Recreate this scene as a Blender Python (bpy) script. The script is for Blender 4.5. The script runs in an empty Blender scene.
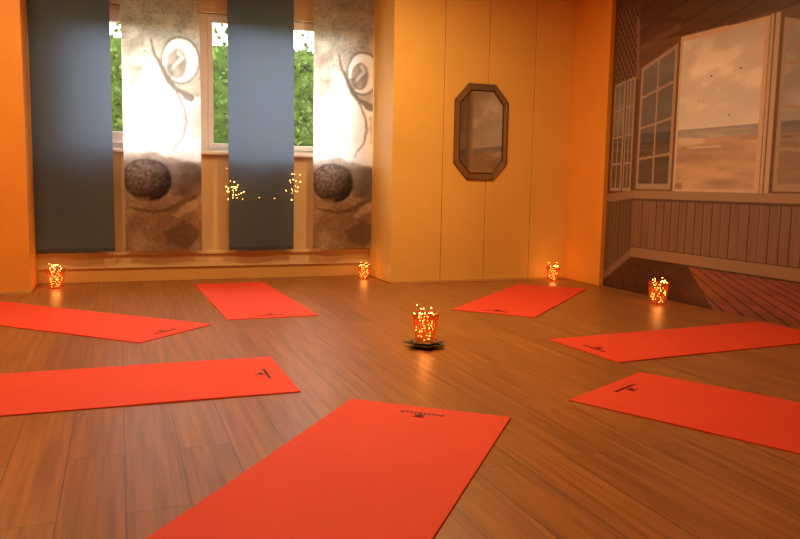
import bpy, math, random
import numpy as np
from mathutils import Vector, Matrix
random.seed(7); rng=np.random.RandomState(5)
scene=bpy.context.scene
scene.view_settings.view_transform='Standard'
scene.view_settings.look='None'

def lin(c):
    return tuple(((x/255)/12.92 if x/255<=0.04045 else ((x/255+0.055)/1.055)**2.4) for x in c)
# ------------------------------------------------------------------ helpers
def new_mat(name):
    m=bpy.data.materials.new(name); m.use_nodes=True
    return m,m.node_tree,m.node_tree.nodes["Principled BSDF"]
def simple(name,c,rough=.6,metal=0,noise=0.0,nscale=6,bump=0.0,bscale=80,emit=None,es=0,spec=None):
    m,nt,b=new_mat(name)
    col=lin(c)+(1,)
    b.inputs["Base Color"].default_value=col
    b.inputs["Roughness"].default_value=rough
    b.inputs["Metallic"].default_value=metal
    if spec is not None: b.inputs["Specular IOR Level"].default_value=spec
    tc=nt.nodes.new("ShaderNodeTexCoord")
    if noise>0:
        n=nt.nodes.new("ShaderNodeTexNoise"); n.inputs["Scale"].default_value=nscale; n.inputs["Detail"].default_value=5
        nt.links.new(tc.outputs["Object"],n.inputs["Vector"])
        r=nt.nodes.new("ShaderNodeValToRGB")
        r.color_ramp.elements[0].position=.3; r.color_ramp.elements[1].position=.7
        r.color_ramp.elements[0].color=tuple(x*(1-noise) for x in col[:3])+(1,)
        r.color_ramp.elements[1].color=tuple(min(1,x*(1+noise)) for x in col[:3])+(1,)
        nt.links.new(n.outputs["Fac"],r.inputs["Fac"]); nt.links.new(r.outputs["Color"],b.inputs["Base Color"])
    if bump>0:
        n2=nt.nodes.new("ShaderNodeTexNoise"); n2.inputs["Scale"].default_value=bscale; n2.inputs["Detail"].default_value=3
        nt.links.new(tc.outputs["Object"],n2.inputs["Vector"])
        bp=nt.nodes.new("ShaderNodeBump"); bp.inputs["Strength"].default_value=bump; bp.inputs["Distance"].default_value=.005
        nt.links.new(n2.outputs["Fac"],bp.inputs["Height"]); nt.links.new(bp.outputs["Normal"],b.inputs["Normal"])
    if emit:
        b.inputs["Emission Color"].default_value=lin(emit)+(1,); b.inputs["Emission Strength"].default_value=es
    return m
def link(o,parent=None):
    scene.collection.objects.link(o)
    if parent: o.parent=parent
    return o
def mesh_obj(name,verts,faces,mat,parent=None,smooth=False):
    me=bpy.data.meshes.new(name); me.from_pydata([tuple(v) for v in verts],[],faces); me.update()
    if mat: 
        for mm in (mat if isinstance(mat,(list,tuple)) else [mat]): me.materials.append(mm)
    if smooth: me.polygons.foreach_set("use_smooth",[True]*len(me.polygons))
    return link(bpy.data.objects.new(name,me),parent)
class MB:
    def __init__(s): s.v=[];s.f=[];s.m=[]
    def box(s,a,b,mi=0):
        x0,y0,z0=a;x1,y1,z1=b;n=len(s.v)
        s.v+=[(x0,y0,z0),(x1,y0,z0),(x1,y1,z0),(x0,y1,z0),(x0,y0,z1),(x1,y0,z1),(x1,y1,z1),(x0,y1,z1)]
        s.f+=[[n+i for i in q] for q in [(0,3,2,1),(4,5,6,7),(0,1,5,4),(1,2,6,5),(2,3,7,6),(3,0,4,7)]]; s.m+=[mi]*6
    def add(s,v,f,mi=0):
        n=len(s.v); s.v+=[tuple(x) for x in v]; s.f+=[[n+i for i in q] for q in f]; s.m+=[mi]*len(f)
    def lathe(s,prof,seg=24,c=(0,0,0),mi=0,wob=None):
        vs=[];fs=[]
        for i,(r,z) in enumerate(prof):
            for j in range(seg):
                a=2*math.pi*j/seg; rr=r*(1+(wob(a,i) if wob else 0))
                vs.append((c[0]+rr*math.cos(a),c[1]+rr*math.sin(a),c[2]+z))
        for i in range(len(prof)-1):
            for j in range(seg):
                fs.append((i*seg+j,i*seg+(j+1)%seg,(i+1)*seg+(j+1)%seg,(i+1)*seg+j))
        s.add(vs,fs,mi)
    def sph(s,c,r,mi=0,n=6,m=4):
        vs=[(c[0],c[1],c[2]-r)];fs=[]
        for i in range(1,m):
            t=math.pi*i/m
            for j in range(n):
                a=2*math.pi*j/n
                vs.append((c[0]+r*math.sin(t)*math.cos(a),c[1]+r*math.sin(t)*math.sin(a),c[2]-r*math.cos(t)))
        vs.append((c[0],c[1],c[2]+r)); L=len(vs)-1
        for j in range(n):
            fs.append((0,1+(j+1)%n,1+j)); fs.append((L,L-n+j,L-n+(j+1)%n))
        for i in range(m-2):
            for j in range(n):
                fs.append((1+i*n+j,1+i*n+(j+1)%n,1+(i+1)*n+(j+1)%n,1+(i+1)*n+j))
        s.add(vs,fs,mi)
    def tube(s,pts,r,mi=0,n=5):
        pts=[Vector(p) for p in pts];vs=[];fs=[]
        for i,p in enumerate(pts):
            t=(pts[min(i+1,len(pts)-1)]-pts[max(i-1,0)]).normalized()
            a=t.cross(Vector((0,0,1)) if abs(t.z)<.9 else Vector((1,0,0))).normalized(); b=t.cross(a)
            for j in range(n):
                q=2*math.pi*j/n; vs.append(p+a*math.cos(q)*r+b*math.sin(q)*r)
        for i in range(len(pts)-1):
            for j in range(n): fs.append((i*n+j,i*n+(j+1)%n,(i+1)*n+(j+1)%n,(i+1)*n+j))
        s.add(vs,fs,mi)
    def obj(s,name,mats,parent=None,smooth=False,bevel=0):
        o=mesh_obj(name,s.v,s.f,mats,parent,smooth)
        o.data.polygons.foreach_set("material_index",s.m)
        if bevel:
            b=o.modifiers.new("bevel","BEVEL"); b.width=bevel; b.segments=2; b.limit_method='ANGLE'
        return o

# numpy value noise
def vnoise(x,y,seed=0):
    xi=np.floor(x).astype(np.int64); yi=np.floor(y).astype(np.int64); fx=x-xi; fy=y-yi
    fx=fx*fx*(3-2*fx); fy=fy*fy*(3-2*fy)
    def h(a,b):
        n=(a*374761393+b*668265263+seed*974711)&0xffffffff
        n=((n^(n>>13))*1274126177)&0xffffffff
        return ((n^(n>>16))&0xffff)/65535.0
    return (h(xi,yi)*(1-fx)+h(xi+1,yi)*fx)*(1-fy)+(h(xi,yi+1)*(1-fx)+h(xi+1,yi+1)*fx)*fy
def fbm(x,y,seed=0,o=4):
    s=0;a=.5;t=0
    for i in range(o):
        s=s+a*vnoise(x*2**i,y*2**i,seed+i); t+=a; a*=.5
    return s/t
def sm(x,a,b):
    t=np.clip((x-a)/(b-a),0,1); return t*t*(3-2*t)
def pmask(U,V,pts):
    ins=np.zeros(U.shape,bool); n=len(pts)
    for i in range(n):
        x0,y0=pts[i];x1,y1=pts[(i+1)%n]
        if y0==y1: continue
        c=((y0>V)!=(y1>V))&(U<(x1-x0)*(V-y0)/(y1-y0)+x0); ins^=c
    return ins
def lmask(U,V,pts,w0,w1):
    m=np.zeros(U.shape,bool); n=len(pts)-1
    for i in range(n):
        ax,ay=pts[i];bx,by=pts[i+1]; dx,dy=bx-ax,by-ay
        t=np.clip(((U-ax)*dx+(V-ay)*dy)/(dx*dx+dy*dy),0,1)
        w=w0+(w1-w0)*(i+t)/n
        m|=np.hypot(U-ax-t*dx,V-ay-t*dy)<w
    return m
class Cv:
    def __init__(s,u0,u1,v0,v1,res):
        s.nu=int((u1-u0)/res)+1;s.nv=int((v1-v0)/res)+1
        s.u=np.linspace(u0,u1,s.nu);s.v=np.linspace(v0,v1,s.nv)
        s.U,s.V=np.meshgrid(s.u,s.v); s.C=np.ones(s.U.shape+(3,))
    def put(s,m,c,a=1.0):
        c=np.array(c,float)
        if c.ndim==1: c=np.broadcast_to(c,s.C.shape)
        a=(m.astype(float)*a)[...,None]
        s.C=s.C*(1-a)+c*a
    def soft(s,m,c,a=1.0,k=3):
        m=m.astype(float)
        for _ in range(k):
            m=(m+np.roll(m,1,0)+np.roll(m,-1,0)+np.roll(m,1,1)+np.roll(m,-1,1))/5
        s.put(m,c,a)
    def rect(s,u0,u1,v0,v1,c,a=1.0): s.put((s.U>=min(u0,u1))&(s.U<=max(u0,u1))&(s.V>=v0)&(s.V<=v1),c,a)
    def poly(s,p,c,a=1.0): s.put(pmask(s.U,s.V,p),c,a)
    def mesh(s,name,pos,mat,parent=None,flip=False):
        P=pos(s.U,s.V).reshape(-1,3)
        me=bpy.data.meshes.new(name)
        idx=np.arange(s.nu*s.nv).reshape(s.nv,s.nu)
        q=np.stack([idx[:-1,:-1],idx[:-1,1:],idx[1:,1:],idx[1:,:-1]],-1).reshape(-1,4)
        if flip:q=q[:,::-1]
        me.vertices.add(len(P)); me.vertices.foreach_set("co",P.astype(np.float32).ravel())
        me.loops.add(q.size); me.loops.foreach_set("vertex_index",q.astype(np.int32).ravel())
        me.polygons.add(len(q)); me.polygons.foreach_set("loop_start",np.arange(0,q.size,4,dtype=np.int32))
        me.polygons.foreach_set("use_smooth",np.ones(len(q),bool))
        me.update(calc_edges=True); me.validate()
        at=me.color_attributes.new("print","FLOAT_COLOR","POINT")
        c=np.clip(s.C/255,0,1); c=np.where(c<=.04045,c/12.92,((c+.055)/1.055)**2.4)
        c=np.concatenate([c,np.ones(c.shape[:2]+(1,))],-1)
        at.data.foreach_set("color",c.astype(np.float32).ravel())
        me.materials.append(mat)
        return link(bpy.data.objects.new(name,me),parent)

# ------------------------------------------------------------------ dimensions
XR=4.12; XP=4.075; YP=6.27; YW=6.95; XRC=2.27; XLC=-0.65; YL=6.37
XL=-2.7; YB=-1.6; ZC=2.75
# ------------------------------------------------------------------ materials
wallm=simple("painted_wall_ochre",(228,156,62),.55,noise=.05,nscale=2,bump=.05,bscale=120)
wallp=simple("panel_wall_ochre",(232,188,100),.45,noise=.06,nscale=1.5,bump=.03,bscale=60)
wallw=simple("window_wall_cream",(210,184,138),.6,noise=.05,nscale=3)
dark=simple("dark_gap",(70,40,15),.8,noise=.1)
white=simple("white_window_paint",(235,232,225),.35,noise=.02)
ceilm=simple("ceiling_paint",(225,190,140),.8,noise=.03)
basem=simple("skirting_paint",(205,160,96),.4,noise=.05)
# floor
fm,nt,b=new_mat("laminate_plank_floor")
N=nt.nodes.new; Lk=nt.links.new
tc=N("ShaderNodeTexCoord"); sp=N("ShaderNodeSeparateXYZ"); cb=N("ShaderNodeCombineXYZ")
Lk(tc.outputs["Object"],sp.inputs[0]); Lk(sp.outputs["Y"],cb.inputs["X"]); Lk(sp.outputs["X"],cb.inputs["Y"])
bk=N("ShaderNodeTexBrick"); bk.offset=.37; bk.inputs["Scale"].default_value=1
bk.inputs["Brick Width"].default_value=1.25; bk.inputs["Row Height"].default_value=.17
bk.inputs["Mortar Size"].default_value=.0012; bk.inputs["Mortar Smooth"].default_value=.1; bk.inputs["Bias"].default_value=0
bk.inputs["Color1"].default_value=(0,0,0,1); bk.inputs["Color2"].default_value=(1,1,1,1); bk.inputs["Mortar"].default_value=(.5,.5,.5,1)
Lk(cb.outputs[0],bk.inputs["Vector"])
mp=N("ShaderNodeMapping"); mp.inputs["Scale"].default_value=(26,1.0,1)
Lk(tc.outputs["Object"],mp.inputs[0])
va=N("ShaderNodeVectorMath"); va.operation='MULTIPLY_ADD'; va.inputs[1].default_value=(7,13,0)
Lk(bk.outputs["Color"],va.inputs[0]); Lk(mp.outputs[0],va.inputs[2])
n1=N("ShaderNodeTexNoise"); n1.inputs["Scale"].default_value=1.6; n1.inputs["Detail"].default_value=7; n1.inputs["Distortion"].default_value=.3
Lk(va.outputs[0],n1.inputs["Vector"])
rp=N("ShaderNodeValToRGB"); e=rp.color_ramp.elements
e[0].position=.28; e[0].color=lin((128,80,40))+(1,); e[1].position=.72; e[1].color=lin((172,116,62))+(1,)
Lk(n1.outputs["Fac"],rp.inputs["Fac"])
mx=N("ShaderNodeMix"); mx.data_type='RGBA'; mx.blend_type='MULTIPLY'; mx.inputs["Factor"].default_value=.32
Lk(rp.outputs["Color"],mx.inputs[6]); 
rr=N("ShaderNodeValToRGB"); rr.color_ramp.elements[0].color=(.45,.42,.40,1); rr.color_ramp.elements[1].color=(1,1,1,1)
Lk(bk.outputs["Color"],rr.inputs["Fac"]); Lk(rr.outputs["Color"],mx.inputs[7])
m2=N("ShaderNodeMix"); m2.data_type='RGBA'; m2.inputs[7].default_value=lin((70,38,18))+(1,)
Lk(bk.outputs["Fac"],m2.inputs["Factor"]); Lk(mx.outputs[2],m2.inputs[6]); Lk(m2.outputs[2],b.inputs["Base Color"])
b.inputs["Roughness"].default_value=.37; b.inputs["Specular IOR Level"].default_value=.42
bp=N("ShaderNodeBump"); bp.inputs["Strength"].default_value=.10; bp.inputs["Distance"].default_value=.003
Lk(n1.outputs["Fac"],bp.inputs["Height"]); Lk(bp.outputs[0],b.inputs["Normal"])

def print_mat(name,transl,rough=.6,weave=True):
    m,nt,b=new_mat(name)
    a=nt.nodes.new("ShaderNodeAttribute"); a.attribute_name="print"
    nt.links.new(a.outputs["Color"],b.inputs["Base Color"]); b.inputs["Roughness"].default_value=rough
    if weave:
        tc=nt.nodes.new("ShaderNodeTexCoord"); n=nt.nodes.new("ShaderNodeTexNoise"); n.inputs["Scale"].default_value=260
        nt.links.new(tc.outputs["Object"],n.inputs["Vector"]); bp=nt.nodes.new("ShaderNodeBump"); bp.inputs["Strength"].default_value=.15; bp.inputs["Distance"].default_value=.002
        nt.links.new(n.outputs["Fac"],bp.inputs["Height"]); nt.links.new(bp.outputs[0],b.inputs["Normal"])
    if transl>0:
        t=nt.nodes.new("ShaderNodeBsdfTranslucent"); nt.links.new(a.outputs["Color"],t.inputs["Color"])
        ms=nt.nodes.new("ShaderNodeMixShader"); ms.inputs[0].default_value=transl
        out=nt.nodes["Material Output"]
        nt.links.new(b.outputs[0],ms.inputs[1]); nt.links.new(t.outputs[0],ms.inputs[2]); nt.links.new(ms.outputs[0],out.inputs["Surface"])
    return m
# ------------------------------------------------------------------ shell
mb=MB(); mb.box((XL-.1,YB-.1,-.1),(XR+.1,YW+.1,0)); floor=mb.obj("floor",fm)
mb=MB(); mb.box((XL-.1,YB-.1,ZC),(XR+.1,YW+.3,ZC+.1)); mb.obj("ceiling",ceilm)
mb=MB(); mb.box((XL-.1,YB,0),(XL,YL,ZC)); mb.obj("wall_left",wallm)
mb=MB(); mb.box((XL-.1,YB-.1,0),(XR+.1,YB,ZC)); mb.obj("wall_rear",wallm)
mb=MB(); mb.box((XR,YB,0),(XR+.1,YP+.1,ZC)); mb.obj("wall_right",wallm)
mb=MB(); mb.box((XP,5.70,0),(XR,YP,ZC)); mb.obj("trim_1",wallm,bevel=.004)
mb=MB(); mb.box((XL-.1,YL,0),(XLC,YW+.1,ZC)); mb.obj("wall_front_left",wallm,bevel=.006)
# window wall with opening
WX0,WX1,WZ0,WZ1=-0.45,2.08,1.15,2.36
mb=MB()
mb.box((XLC,YW,0),(XRC,YW+.22,WZ0)); mb.box((XLC,YW,WZ1),(XRC,YW+.22,ZC))
mb.box((XLC,YW,WZ0),(WX0,YW+.22,WZ1)); mb.box((WX1,YW,WZ0),(XRC,YW+.22,WZ1))
mb.obj("wall_window",wallw)
# panel wall (boards)
mb=MB(); mb.box((XRC,YP+.02,0),(XR+.1,YW+.22,ZC)); mb.obj("wall_front_right",dark)
mb=MB()
xs=[XRC,2.75,3.19,3.67,XR]
for i in range(4):
    mb.box((xs[i]+(0 if i==0 else .003),YP,.004),(xs[i+1]-.003,YP+.02,ZC))
mb.box((XRC-.006,YP,.004),(XRC,YW,ZC))
mb.obj("trim_2",wallp,bevel=.003)
# ledge, dado and skirting of the window wall
mb=MB()
mb.box((XLC,YW-.05,.12),(XRC-.006,YW,.235)); mb.box((XLC,YW-.075,.235),(XRC-.006,YW,.262))
mb.obj("trim_3",wallw,bevel=.005)
mb=MB(); mb.box((XLC,YW-.03,0),(XRC-.006,YW,.12)); mb.obj("baseboard_window",basem,bevel=.003)
mb=MB(); mb.box((XL,YL-.012,0),(XLC,YL,.02)); mb.obj("baseboard_left",basem)
mb=MB(); mb.box((XRC,YP-.01,0),(XP,YP,.018)); mb.obj("baseboard_panel",basem)
# ------------------------------------------------------------------ window
win=link(bpy.data.objects.new("window_1",None))
mb=MB(); y0,y1=YW+.06,YW+.13
mb.box((WX0,y0,WZ0),(WX1,y1,WZ0+.05)); mb.box((WX0,y0,WZ1-.05),(WX1,y1,WZ1))
mb.box((WX0,y0,WZ0+.05),(WX0+.05,y1,WZ1-.05)); mb.box((WX1-.05,y0,WZ0+.05),(WX1,y1,WZ1-.05))
mb.box((.70,y0,WZ0+.05),(.77,y1,WZ1-.05))
def sash(x0,x1,z0,z1,t,yy0,yy1):
    mb.box((x0,yy0,z0),(x1,yy1,z0+t)); mb.box((x0,yy0,z1-t),(x1,yy1,z1))
    mb.box((x0,yy0,z0+t),(x0+t,yy1,z1-t)); mb.box((x1-t,yy0,z0+t),(x1,yy1,z1-t))
sash(WX0+.045,.705,WZ0+.045,WZ1-.045,.10,y0-.03,y1-.02)
sash(.77,WX1-.045,WZ0+.03,WZ1-.03,.045,y0-.012,y1-.03)
mb.obj("frame",white,win,bevel=.004)
mb=MB(); mb.box((WX0-.05,YW-.06,WZ0-.03),(WX1+.05,YW+.08,WZ0)); mb.obj("sill",white,win,bevel=.006)
gm,nt,b=new_mat("window_glass")
tr=nt.nodes.new("ShaderNodeBsdfTransparent"); gl=nt.nodes.new("ShaderNodeBsdfGlossy"); gl.inputs["Roughness"].default_value=.02
ms=nt.nodes.new("ShaderNodeMixShader"); ms.inputs[0].default_value=.05
nt.links.new(tr.outputs[0],ms.inputs[1]); nt.links.new(gl.outputs[0],ms.inputs[2]); nt.links.new(ms.outputs[0],nt.nodes["Material Output"].inputs["Surface"])
mesh_obj("pane",[(WX0+.1,YW+.09,WZ0+.1),(WX1-.06,YW+.09,WZ0+.1),(WX1-.06,YW+.09,WZ1-.1),(WX0+.1,YW+.09,WZ1-.1)],[(0,1,2,3)],gm,win)

# ------------------------------------------------------------------ outside: lawn + hedge
mb=MB(); mb.box((-8,YW+.25,-.25),(12,16,-.15)); mb.obj("garden_lawn",simple("grass",(70,105,40),.9,noise=.4,nscale=30))
hm=simple("hedge_leaf",(64,84,30),.75,noise=.7,nscale=7,spec=.2)
vs=[];fs=[]
for i in range(15000):
    x=random.uniform(-4,8); z=random.uniform(-.05,2.92+.16*math.sin(x*2.1)+.12*math.sin(x*5)); y=9.0+random.uniform(-.2,.35)+.12*math.sin(x*4+z*3)
    s=random.uniform(.025,.055); a=Vector((random.gauss(0,1),random.gauss(0,.6),random.gauss(0,1))).normalized()
    bb=a.cross(Vector((random.gauss(0,.4),-1,random.gauss(0,.5)))).normalized(); p=Vector((x,y,z)); n=len(vs)
    vs+=[p-a*s,p+bb*s*.5,p+a*s,p-bb*s*.5]; fs.append((n,n+1,n+2,n+3))
n=len(vs); vs+=[Vector((-4,9.4,-.14)),Vector((8,9.4,-.14)),Vector((8,9.4,2.5)),Vector((-4,9.4,2.5))]; fs.append((n,n+1,n+2,n+3))
mesh_obj("garden_hedge",vs,fs,hm)

# ------------------------------------------------------------------ banners
blue_m=print_mat("blue_fabric",.50)
photo_m=print_mat("printed_fabric",.72)
YBN=6.80
rail=MB(); rail.box((-.70+.06,YBN-.02,ZC-.045),(2.26,YBN+.02,ZC-.001)); 
rail.obj("curtain_rail",white,bevel=.004)
def banner(name,x0,x1,kind,ph):
    cv=Cv(x0,x1,.275,ZC-.046,.0045 if kind else .012)
    U=cv.U-x0; V=cv.V
    if kind==0:
        n=fbm(U*90,V*90,3,2); cv.C=np.array([92,108,128.])*(1+.05*(n-.5))[...,None]
        cv.put(cv.V<.30,(76,88,106))
    else:
        # beach still life print: sand, pale driftwood and stone, shell, pebble
        n=fbm(U*10,V*10,11,6); n2=fbm(U*70,V*70,21,3); nd=fbm(U*5,V*5,31,4)-.5; ne=fbm(V*6+9,U*6,37,4)-.5
        base=np.array([222,208,192.]); cv.C=base*(0.72+.34*n+.18*(n2-.5))[...,None]
        cv.soft(fbm(U*50,V*50,25,2)>.72,(140,122,108),.45,1)
        wx=U+.10*nd; wz=V+.10*ne
        # large pale stone / driftwood figure in the middle
        rock=pmask(wx,wz,[(-.1,1.60),(.10,1.66),(.20,1.92),(.34,1.80),(.48,1.62),(.8,1.60),(.8,1.10),(.50,1.04),(.24,1.12),(-.1,1.04)])
        cv.soft(rock,np.array([255,253,250.])*(.93+.10*n)[...,None],.95,8)
        # shaded hollow and driftwood edges
        cv.soft(lmask(wx,wz,[(.23,2.04),(.27,1.90),(.33,1.77),(.43,1.66),(.58,1.60)],.012,.026),np.array([112,98,88.])*(.6+.8*n)[...,None],.8,3)
        cv.soft(lmask(wx,wz,[(.42,1.64),(.50,1.52),(.53,1.40),(.50,1.27),(.42,1.15)],.016,.006),(140,126,116),.75,3)
        cv.soft(lmask(wx,wz,[(.10,1.62),(.20,1.50),(.22,1.38),(.30,1.28)],.012,.005),(168,154,144),.6,4)
        cv.soft(pmask(wx,wz,[(.02,1.98),(.16,2.10),(.18,2.02),(.06,1.88)]),(166,148,132),.6,5)
        cv.soft(pmask(wx,wz,[(.54,1.52),(.8,1.60),(.8,1.22),(.56,1.26)]),np.array([190,176,166.])*(.7+.5*n)[...,None],.6,7)
        # grey stone slope right of the pebble
        cv.soft(pmask(wx,wz,[(-.1,1.12),(.30,1.10),(.8,1.03),(.8,.86),(.36,.92),(-.1,1.04)]),np.array([186,176,168.])*(.7+.5*n)[...,None],.5,8)
        cv.soft(pmask(wx,wz,[(.34,1.00),(.50,1.06),(.8,1.0),(.8,.80),(.50,.72),(.40,.76)]),np.array([140,126,120.])*(.6+.7*n)[...,None],.75,6)
        # scallop-like shell: bright rim, off-centre hollow open to the lower left
        dx=(U-.475)/.150; dz=(V-1.905)/.190; r=np.sqrt(dx*dx+dz*dz)+.16*(nd)+.04*ne
        cv.soft(r<1.08,(100,88,80),.6,5)
        sh=np.array([254,250,245.])*np.clip(1.03-.20*np.abs(r-.74),.5,1.1)[...,None]
        cv.soft(r<.98,sh,1,3)
        r2=np.sqrt((dx+.20)**2+((dz+.16)*.85)**2)+.25*nd
        cv.soft(r2<.56,np.array([158,142,128.])*(.65+.6*n)[...,None],.9,4)
        cv.soft(lmask(dx,dz,[(-.55,-.45),(-.15,-.10),(.10,.12),(-.1,.30)],.07,.12),(236,228,218),.8,3)
        cv.soft(pmask(dx,dz,[(-1.1,-.35),(-.5,-.2),(-.4,-.7),(-.8,-1.0)]),(120,106,96),.6,4)
        # round pebble
        dx=(U-.185)/.190; dz=(V-.885)/.170; r=np.sqrt(dx*dx+dz*dz)+.14*(fbm(U*12,V*12,51,3)-.5)
        cell=fbm(U*52,V*52,61,3); 
        pb=np.array([152,138,130.])*(.48+.66*cell)[...,None]*np.clip(1.08-.26*(dx-dz)-.30*r*r,.4,1.3)[...,None]
        cv.soft(r<1.07,(84,74,70),.7,5); cv.soft(r<1.0,pb,1,3)
        # lower sand and rocks
        k=fbm(U*7,V*7,71,5)
        cv.soft((V<.74)&(k>.50),np.array([178,154,132.])*(.75+.5*n)[...,None],.6,6)
        cv.soft(pmask(wx,wz,[(.06,.58),(.26,.72),(.55,.66),(.66,.50),(.50,.32),(.20,.34)]),np.array([180,152,128.])*(.7+.5*n2)[...,None],.6,8)
        cv.soft(pmask(wx,wz,[(.30,.46),(.46,.53),(.62,.44),(.5,.30),(.34,.32)]),(120,100,86),.55,6)
        cv.soft(lmask(wx,wz,[(.05,.66),(.24,.60),(.40,.66),(.58,.74)],.008,.02),(110,92,80),.6,3)
        cv.soft(pmask(wx,wz,[(.38,.60),(.58,.72),(.62,.66),(.44,.56)]),(236,218,198),.7,4)
    def pos(U,V):
        amp=.006+.006*(2.7-V)/2.4
        y=YBN+amp*np.sin((U-x0)*11+ph)+.006*np.sin(V*2.2+ph)
        return np.stack([U,y,V],-1)
    o=cv.mesh(name,pos,photo_m if kind else blue_m)
    return o
banner("fabric_banner",-.645,-.035,0,.3)
banner("printed_fabric_banner",.05,.685,1,1.4)
banner("fabric_banner.001",.92,1.505,0,2.2)
banner("printed_fabric_banner.001",1.685,2.255,1,3.0)

# ------------------------------------------------------------------ mural
cv=Cv(1.6,5.695,0.0,ZC,.0065)
Y,Z=cv.U,cv.V
gr=fbm(Y*6,Z*60,5,4); cv.C=np.array([106,76,54.])*(.8+.35*gr)[...,None]
cv.C=np.where((Z>2.07)[...,None],np.array([84,54,36.])*(.8+.4*fbm(Y*5,Z*40,8,3))[...,None],cv.C)
t=((Z+.25*Y)%.16)/.16; cv.put((Z>2.07)&(t<.1),(50,34,24),.8)
cv.put(Y>5.33,(84,60,44),.6)
d1=np.abs(((Y*1.6+Z)/.085)%1-.5); d2=np.abs(((Y*1.6-Z)/.085)%1-.5)
cv.put((Y>5.37)&(Y<5.66)&(Z>1.82)&(Z<2.42),(58,38,26),.8)
cv.put((Y>5.37)&(Y<5.66)&(Z>1.82)&(Z<2.42)&((d1<.10)|(d2<.10)),(128,98,78),1)
WHT=np.array([202,180,160.])
def seaview(mask,bright=1.0):
    hz=1.34
    cl=fbm(Y*1.6+3,Z*4,15,5); cl2=fbm(Y*3.0+Z*2,Z*6,65,5)
    sky=np.array([232,228,230.])*(.84+.16*cl+.12*sm(cl2,.45,.7))[...,None]*(1-.08*np.clip((Z-hz)/.9,0,1))[...,None]
    sea=np.array([160,158,164.])*(.85+.3*fbm(Y*4,Z*60,17,3))[...,None]
    k=fbm(Y*3,Z*16,19,4)
    sand=np.array([192,166,142.])*(.76+.4*k)[...,None]
    surf=sm(fbm(Y*5,Z*50,23,3),.5,.7)*((Z<hz-.05)&(Z>hz-.15))
    c=np.where((Z>hz)[...,None],sky,np.where((Z>hz-.07)[...,None],sea,sand))
    c=c*(1-surf[...,None]*.7)+np.array([214,204,194.])*surf[...,None]*.7
    cv.put(mask,c*bright)
def rectm(a,b,c,d): return (Y>=min(a,b))&(Y<=max(a,b))&(Z>=c)&(Z<=d)
def framed(y0,y1,z0,z1,ny,nz,t=.035,dim=.7,mt=.016,slant=0.0):
    top=z1+slant*(y0-Y)/(y0-y1)
    m=(Y<=y0)&(Y>=y1)&(Z>=z0)&(Z<=top)
    seaview(m,dim)
    fr=m&~((Y<=y0-t)&(Y>=y1+t)&(Z>=z0+t*1.3)&(Z<=top-t))
    for i in range(1,ny):
        yy=y0+(y1-y0)*i/ny; fr|=m&(np.abs(Y-yy)<mt/2)
    for i in range(1,nz):
        zz=z0+(top-z0)*i/nz; fr|=m&(np.abs(Z-zz)<mt/2)
    cv.put(fr,WHT*(.80 if dim<.8 else .95))
    ed=m&((np.abs(Y-y0)<.006)|(np.abs(Y-y1)<.006)); cv.put(ed,(70,50,40),.6)
framed(5.66,5.50,.86,1.78,2,4,.02,.50,.014,.03)
framed(5.49,5.37,.86,1.81,2,4,.02,.50,.014,.02)
framed(5.31,4.87,.88,1.88,2,4,.035,.50,.02,.14)
m=pmask(Y,Z,[(4.85,.86),(4.85,2.06),(3.99,2.05),(3.99,.86)]); cv.put(m,WHT)
seaview(rectm(4.82,4.03,.89,2.02),1.0)
for (a,bq,s) in [(4.50,1.72,.010),(4.22,1.74,.012),(4.30,1.42,.009),(4.62,1.55,.007)]:
    cv.put(((Y-a)/s)**2+((Z-bq)/(s*.6))**2<1,(80,70,70))
cv.rect(4.82,4.74,.89,.93,(150,130,115))
cv.rect(3.985,3.905,.86,2.06,(190,168,148)); cv.rect(3.955,3.945,.86,2.06,(110,86,70))
framed(3.88,3.36,.88,2.02,2,4,.04,.72,.022,-.16)
framed(3.30,2.70,.88,2.02,2,4,.04,.70,.022,0)
framed(2.60,1.90,.88,2.02,2,4,.04,.70,.022,0)
cv.poly([(5.36,2.30),(5.33,1.80),(5.36,1.80),(5.40,2.30)],(140,110,88),.8)
cv.poly([(5.33,2.02),(4.86,2.12),(4.86,2.17),(5.33,2.07)],(118,88,66),.8)
# sill
cv.poly([(5.33,.80),(5.33,.87),(1.6,.87),(1.6,.80)],(154,128,106)); cv.poly([(5.33,.785),(5.33,.80),(1.6,.80),(1.6,.785)],(80,60,48))
cv.poly([(5.69,.76),(5.69,.83),(5.33,.87),(5.33,.80)],(140,114,94))
# wainscot
w=(Y<5.33)&(Z<.785)&(Z>.33); cv.put(w,np.array([122,94,74.])*(.9+.2*fbm(Y*40,Z*4,33,3))[...,None])
cv.put(w&(((Y)/.088)%1<.13),(66,46,34),.85); cv.put(w&(((Y)/.088)%1>.9),(146,120,96),.5)
zb=.06+(5.69-Y)/.40*.26
w=(Y>=5.33)&(Z<.77)&(Z>zb); cv.put(w,(100,78,62)); cv.put(w&((Y/.05)%1<.16),(58,40,30),.8)
# skirting in picture
cv.rect(5.33,1.6,.30,.385,(144,116,94)); cv.rect(5.33,1.6,.385,.395,(66,46,36)); cv.rect(5.33,1.6,.285,.30,(48,32,24))
cv.put((Y>=5.33)&(Z>zb)&(Z<zb+.07),(124,98,80))
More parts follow.
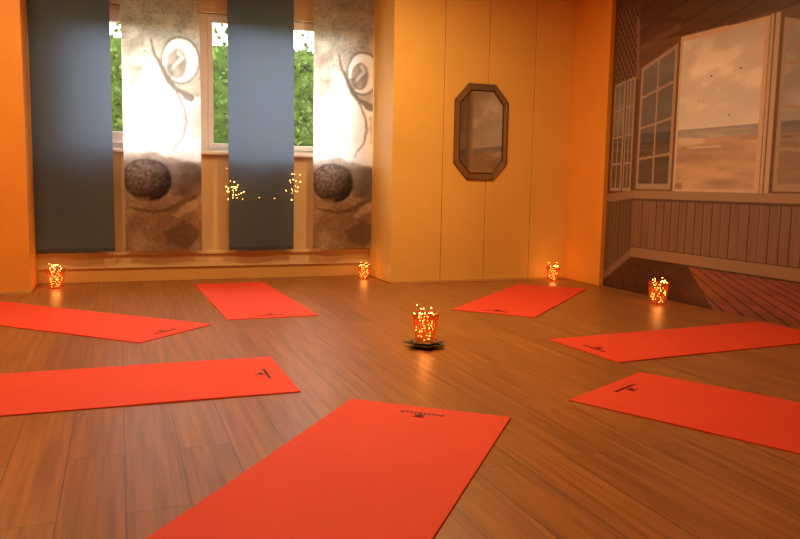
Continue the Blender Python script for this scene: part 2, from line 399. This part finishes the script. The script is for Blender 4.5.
# deck boards in picture
fl_=((Y<5.33)&(Z<=.29))|((Y>=5.33)&(Z<=zb)); 
ang=(Y-5.75)/(.80-Z)
cv.put(fl_,np.array([74,42,28.])*(.75+.4*fbm(ang*3,Z*30,41,3))[...,None])
cv.put(fl_&((ang/.24)%1<.10),(34,20,14),.9)
edge=4.62-(.29-Z)*1.0
cv.put(fl_&(Y<edge)&~((ang/.24)%1<.14),np.array([150,84,60.])*(.8+.3*fbm(ang*3,Z*30,43,3))[...,None],.85)
mural=cv.mesh("beach_window_mural",lambda U,V:np.stack([np.full(U.shape,XR-.004),U,V],-1),print_mat("mural_print",0,.5,False),None,flip=False)

# ------------------------------------------------------------------ mirror
mir=link(bpy.data.objects.new("octagonal_mirror",None)); mir.location=(3.12,YP,1.372)
def octo(w,h,cw,ch):
    return [(-w+cw,-h),(w-cw,-h),(w,-h+ch),(w,h-ch),(w-cw,h),(-w+cw,h),(-w,h-ch),(-w,-h+ch)]
mm,nt,b=new_mat("mirror_silver"); b.inputs["Base Color"].default_value=(.56,.50,.42,1); b.inputs["Metallic"].default_value=1; b.inputs["Roughness"].default_value=.04
bm_=simple("mirror_bevel_strip",(206,184,150),.22,metal=.85)
me_=simple("mirror_edge_bronze",(92,70,46),.35,metal=.7)
O=octo(.27,.43,.135,.15);I=octo(.222,.375,.108,.122);G=octo(.212,.365,.103,.117)
v=[]
for ring,y in ((O,-.002),(O,-.012),(I,-.020),(G,-.016)):
    v+=[(x,y,z) for x,z in ring]
fs=[];ms_=[]
for k in range(3):
    for i in range(8):
        fs.append((k*8+i,k*8+(i+1)%8,(k+1)*8+(i+1)%8,(k+1)*8+i)); ms_.append(1 if k in(0,2) else 2)
fs.append(tuple(24+i for i in range(8))); ms_.append(0)
o=mesh_obj("bevelled_glass",v,fs,[mm,me_,bm_],mir); o.data.polygons.foreach_set("material_index",ms_)
mb=MB()
for i in range(8):
    a=Vector((O[i][0],-.013,O[i][1])); c=Vector((I[i][0],-.021,I[i][1])); mb.tube([a,c],.0022)
    a2=Vector((O[(i+1)%8][0],-.013,O[(i+1)%8][1])); mb.tube([a,a2],.003)
    c2=Vector((I[(i+1)%8][0],-.021,I[(i+1)%8][1])); mb.tube([c,c2],.0025)
mb.obj("lead_lines",me_,mir)

# ------------------------------------------------------------------ yoga mats
matm,nt,b=new_mat("yoga_mat_foam")
tc=nt.nodes.new("ShaderNodeTexCoord"); n=nt.nodes.new("ShaderNodeTexNoise"); n.inputs["Scale"].default_value=3; n.inputs["Detail"].default_value=4
r_=nt.nodes.new("ShaderNodeValToRGB"); r_.color_ramp.elements[0].color=lin((212,62,36))+(1,); r_.color_ramp.elements[1].color=lin((226,74,44))+(1,)
nt.links.new(tc.outputs["Object"],n.inputs["Vector"]); nt.links.new(n.outputs["Fac"],r_.inputs["Fac"]); nt.links.new(r_.outputs["Color"],b.inputs["Base Color"])
b.inputs["Roughness"].default_value=.70; b.inputs["Specular IOR Level"].default_value=.35
n2=nt.nodes.new("ShaderNodeTexVoronoi"); n2.inputs["Scale"].default_value=220; nt.links.new(tc.outputs["Object"],n2.inputs["Vector"])
bp=nt.nodes.new("ShaderNodeBump"); bp.inputs["Strength"].default_value=.25; bp.inputs["Distance"].default_value=.002
nt.links.new(n2.outputs["Distance"],bp.inputs["Height"]); nt.links.new(bp.outputs[0],b.inputs["Normal"])
markm=simple("mat_mark_print",(70,18,16),.6,noise=.05)
def mat_obj(name,E,d,w,L):
    d=Vector((d[0],d[1],0)).normalized()
    nx,ny=36,12; vs=[];fs=[]
    lx=[0,.002/L]+[i/nx for i in range(1,nx)]+[1-.002/L,1]; ly=[0,.002/w]+[i/ny for i in range(1,ny)]+[1-.002/w,1]
    A=len(lx);B=len(ly)
    for i,a in enumerate(lx):
        for j,bb in enumerate(ly):
            ed=(i in(0,A-1)) or (j in(0,B-1))
            z=.0045 if ed else .0058
            z+=.0012*max(0,math.sin(a*9+len(name)))*abs(bb-.5)*2
            vs.append((a*L,(bb-.5)*w,z))
    for i in range(A-1):
        for j in range(B-1): fs.append((i*B+j,(i+1)*B+j,(i+1)*B+j+1,i*B+j+1))
    loop=[i*B for i in range(A)]+[(A-1)*B+j for j in range(1,B)]+[i*B+B-1 for i in range(A-2,-1,-1)]+[j for j in range(B-2,0,-1)]
    n=len(vs)
    for k in loop: vs.append((vs[k][0],vs[k][1],.0006))
    for k in range(len(loop)):
        k2=(k+1)%len(loop); fs.append((loop[k],n+k,n+k2,loop[k2]))
    fs.append(tuple(n+k for k in range(len(loop)))[::-1])
    o=mesh_obj(name,vs,fs,matm)
    M=Matrix(((d.x,-d.y,0,E[0]),(d.y,d.x,0,E[1]),(0,0,1,0),(0,0,0,1))); o.matrix_world=M
    mb=MB(); z=.0074; z2=z+.0003
    q=-.085
    for i,wd in enumerate([.015,.010,.014,.008,.015,.012,.008,.015,.010,.014]):
        mb.box((.078,q,z-.001),(.089 if i%3 else .092,q+wd,z2)); q+=wd+.006
    for a in (-.75,0,.75):
        c=Vector((.126,.0,z)); dr=Vector((math.cos(a+math.pi),math.sin(a+math.pi),0)); sd=Vector((-dr.y,dr.x,0))
        pts=[c+dr*(.018*(1-math.cos(t)))*.85+sd*.006*math.sin(t) for t in [2*math.pi*k/12 for k in range(12)]]
        mb.add([(p.x,p.y,z2) for p in pts],[tuple(range(12))])
    mb.box((.132,-.022,z-.001),(.1345,.022,z2))
    mb.obj("printed_mark",markm,o)
    return o
mat_obj("yoga_mat",(1.13,2.665),(-.635,-.775),.66,1.83)
mat_obj("yoga_mat.001",(.705,3.38),(-1,0),.67,1.83)
mat_obj("yoga_mat.002",(.305,4.46),(-.72,.69),.62,1.83)
mat_obj("yoga_mat.003",(.935,4.82),(-.025,1),.60,1.77)
mat_obj("yoga_mat.004",(2.42,4.60),(.72,.69),.61,1.64)
mat_obj("yoga_mat.005",(2.345,3.405),(.997,.07),.60,1.71)
mat_obj("yoga_mat.006",(2.035,2.75),(.45,-.893),.67,1.83)

# ------------------------------------------------------------------ fairy light jars
jm,nt,b=new_mat("amber_glass")
b.inputs["Base Color"].default_value=lin((190,84,40))+(1,); b.inputs["Roughness"].default_value=.12
tc=nt.nodes.new("ShaderNodeTexCoord"); vo=nt.nodes.new("ShaderNodeTexVoronoi"); vo.inputs["Scale"].default_value=46; vo.feature='DISTANCE_TO_EDGE'
nt.links.new(tc.outputs["Object"],vo.inputs["Vector"])
cr=nt.nodes.new("ShaderNodeValToRGB"); cr.color_ramp.elements[0].position=.02; cr.color_ramp.elements[0].color=lin((110,44,22))+(1,); cr.color_ramp.elements[1].position=.10; cr.color_ramp.elements[1].color=lin((190,112,66))+(1,)
nt.links.new(vo.outputs["Distance"],cr.inputs["Fac"]); nt.links.new(cr.outputs["Color"],b.inputs["Base Color"])
tp=nt.nodes.new("ShaderNodeBsdfTransparent"); tp.inputs["Color"].default_value=(1,.78,.58,1)
m2_=nt.nodes.new("ShaderNodeMixShader"); m2_.inputs[0].default_value=.76; nt.links.new(b.outputs[0],m2_.inputs[1]); nt.links.new(tp.outputs[0],m2_.inputs[2])
nt.links.new(m2_.outputs[0],nt.nodes["Material Output"].inputs["Surface"])
bulb=simple("fairy_bulb_glow",(255,200,110),.4,emit=(255,190,96),es=24)
wire=simple("copper_wire",(150,86,44),.35,metal=.9)
basemt=simple("dark_bronze_leaf",(92,74,54),.45,metal=.3,noise=.3,nscale=30)
def jar(name,x,y,s,base=False,seed=1,energy=1.2):
    random.seed(seed)
    e=link(bpy.data.objects.new(name,None)); e.location=(x,y,0); z0=.0
    if base:
        mb=MB()
        for ring,(cnt,Ln,wd,zz,off) in enumerate([(7,.122,.072,.004,0),(6,.096,.056,.014,.4)]):
            for k in range(cnt):
                a=2*math.pi*k/cnt+off; dr=Vector((math.cos(a),math.sin(a),0)); sd=Vector((-dr.y,dr.x,0)); vs=[];fs=[]
                n=9
                for i in range(n):
                    t=i/(n-1); ww=wd*math.sin(math.pi*(.16+.80*t))**.55
                    for q in(-1,-.5,0,.5,1):
                        p=dr*(Ln*t-.012*abs(q)*t)+sd*q*ww*.62
                        vs.append((p.x,p.y,zz+.018*t*t+(.008*q*q)*math.sin(math.pi*t*.9)))
                for i in range(n-1):
                    for q in range(4): fs.append((i*5+q,(i+1)*5+q,(i+1)*5+q+1,i*5+q+1))
                mb.add(vs,fs)
        mb.lathe([(.001,.0),(.055,.001),(.060,.010),(.050,.022),(.048,.026),(.001,.026)],20)
        o=mb.obj("leaf_base",basemt,e,True)
        so=o.modifiers.new("solid","SOLIDIFY"); so.thickness=.003; so.offset=1
        z0=.028
    mb=MB()
    wob=lambda a,i:.05*math.cos(10*a)*min(1,i/5)
    prof=[(.001,.0),(.040,.0),(.050,.006),(.055,.03),(.059,.06),(.063,.09),(.066,.12),(.072,.150),(.076,.162),(.073,.161),(.063,.12),(.056,.06),(.047,.012),(.001,.006)]
    prof=[(r*s,z*s) for r,z in prof]
    mb.lathe(prof,60,(0,0,z0),0,wob); mb.obj("glass_cup",jm,e,True)
    mb=MB(); pts=[]
    for i in range(220):
        t=i/219; a=t*60+random.uniform(-.4,.4); rr=s*(.020+.028*abs(math.sin(t*23)))
        pts.append((rr*math.cos(a),rr*math.sin(a),z0+s*(.018+.150*((t*5)%1 if int(t*5)%2==0 else 1-(t*5)%1))))
    mb.tube(pts,.0007,1,4)
    for i in range(46):
        p=pts[int(i*219/45)]; mb.sph((p[0]+random.uniform(-.006,.006),p[1]+random.uniform(-.006,.006),p[2]),.0026*s,0)
    for i in range(9):
        a=random.uniform(0,6.28); rr=random.uniform(.02,.075)*s; zt=z0+s*random.uniform(.155,.20)
        mb.tube([(rr*.6*math.cos(a),rr*.6*math.sin(a),z0+s*.14),(rr*math.cos(a),rr*math.sin(a),zt)],.0007,1,4); mb.sph((rr*math.cos(a),rr*math.sin(a),zt),.0026*s,0)
    mb.obj("fairy_lights",[bulb,wire],e,True)
    l=bpy.data.lights.new("jar_glow","POINT"); l.energy=energy; l.color=(1,.50,.18); l.shadow_soft_size=.03
    lo=link(bpy.data.objects.new("jar_glow",l),e); lo.location=(0,0,z0+.09*s)
    return e
jar("fairy_light_jar",1.555,3.73,1.0,True,1,.9)
jar("fairy_light_jar.001",-.49,6.60,1.0,False,2,1.0)
jar("fairy_light_jar.002",2.13,6.62,.80,False,3,.8)
jar("fairy_light_jar.003",3.84,6.10,.85,False,4,.8)
jar("fairy_light_jar.004",3.88,4.66,1.08,False,5,.9)

# string lights beside the second blue banner
random.seed(11)
mb=MB(); yy=YBN-.035; pts=[]
ctl=[(.90,1.00),(.93,.90),(.90,.82),(.97,.72),(1.01,.78),(.95,.84),(.96,.76),(1.06,.72),(1.2,.75),(1.32,.74),(1.42,.80),(1.46,.90),(1.50,.84),(1.44,.80),(1.52,.78),(1.50,.90),(1.50,.98)]
for i in range(len(ctl)-1):
    for k in range(8):
        t=k/8; pts.append((ctl[i][0]*(1-t)+ctl[i+1][0]*t,yy-.01*math.sin(i+t),ctl[i][1]*(1-t)+ctl[i+1][1]*t))
mb.tube(pts,.0010,1,4)
for i in range(0,len(pts),9): mb.sph(pts[i],.0022,0)
for cx,cz,nn in((.945,.80,20),(1.48,.86,12)):
    for i in range(nn): 
        mb.sph((cx+random.gauss(0,.030),yy-random.uniform(0,.02),cz+random.gauss(0,.055)),random.uniform(.0022,.0046),0)
mb.obj("fairy_light_string",[bulb,wire],None,True)

# ------------------------------------------------------------------ lamps
def area(name,loc,size,en,col,rot=(0,0,0)):
    e=link(bpy.data.objects.new(name,None)); e.location=loc
    l=bpy.data.lights.new("bulb","AREA"); l.shape='DISK'; l.size=size; l.energy=en; l.color=col
    o=link(bpy.data.objects.new("bulb",l),e); o.location=(0,0,-.03); o.rotation_euler=rot
    mb=MB(); R=size/2
    mb.lathe([(R+.02,.0),(R+.02,-.025),(R+.004,-.025),(R+.002,-.004),(.001,-.004)],28); mb.obj("fitting",white,e,True)
    return e
WARM=(1,.62,.26)
area("ceiling_light",(.9,3.4,ZC-.001),.34,48,WARM)
area("ceiling_light.001",(2.0,4.9,ZC-.001),.34,48,WARM)
area("ceiling_light.002",(-.8,5.0,ZC-.001),.34,42,WARM)
area("ceiling_light.003",(.3,.6,ZC-.001),.34,16,WARM)
w=bpy.data.worlds.new("World"); scene.world=w; w.use_nodes=True
bg=w.node_tree.nodes["Background"]; bg.inputs["Color"].default_value=(.98,.96,.93,1); bg.inputs["Strength"].default_value=13

# ------------------------------------------------------------------ camera
cam=bpy.data.cameras.new("camera"); co=link(bpy.data.objects.new("camera",cam)); scene.camera=co
cam.sensor_fit='HORIZONTAL'; cam.sensor_width=36; cam.lens=36*750/800; cam.clip_start=.02
p=math.atan(84.5/750); r=math.radians(1.0); hd=math.radians(20.59)
F0=Vector((math.sin(hd),math.cos(hd),0));R0=Vector((math.cos(hd),-math.sin(hd),0));Zv=Vector((0,0,1))
F=F0*math.cos(p)-Zv*math.sin(p);U=Zv*math.cos(p)+F0*math.sin(p)
R=R0*math.cos(r)+U*math.sin(r);U2=U*math.cos(r)-R0*math.sin(r)
M=Matrix((R,U2,-F)).transposed().to_4x4(); M.translation=Vector((0,0,.88)); co.matrix_world=M
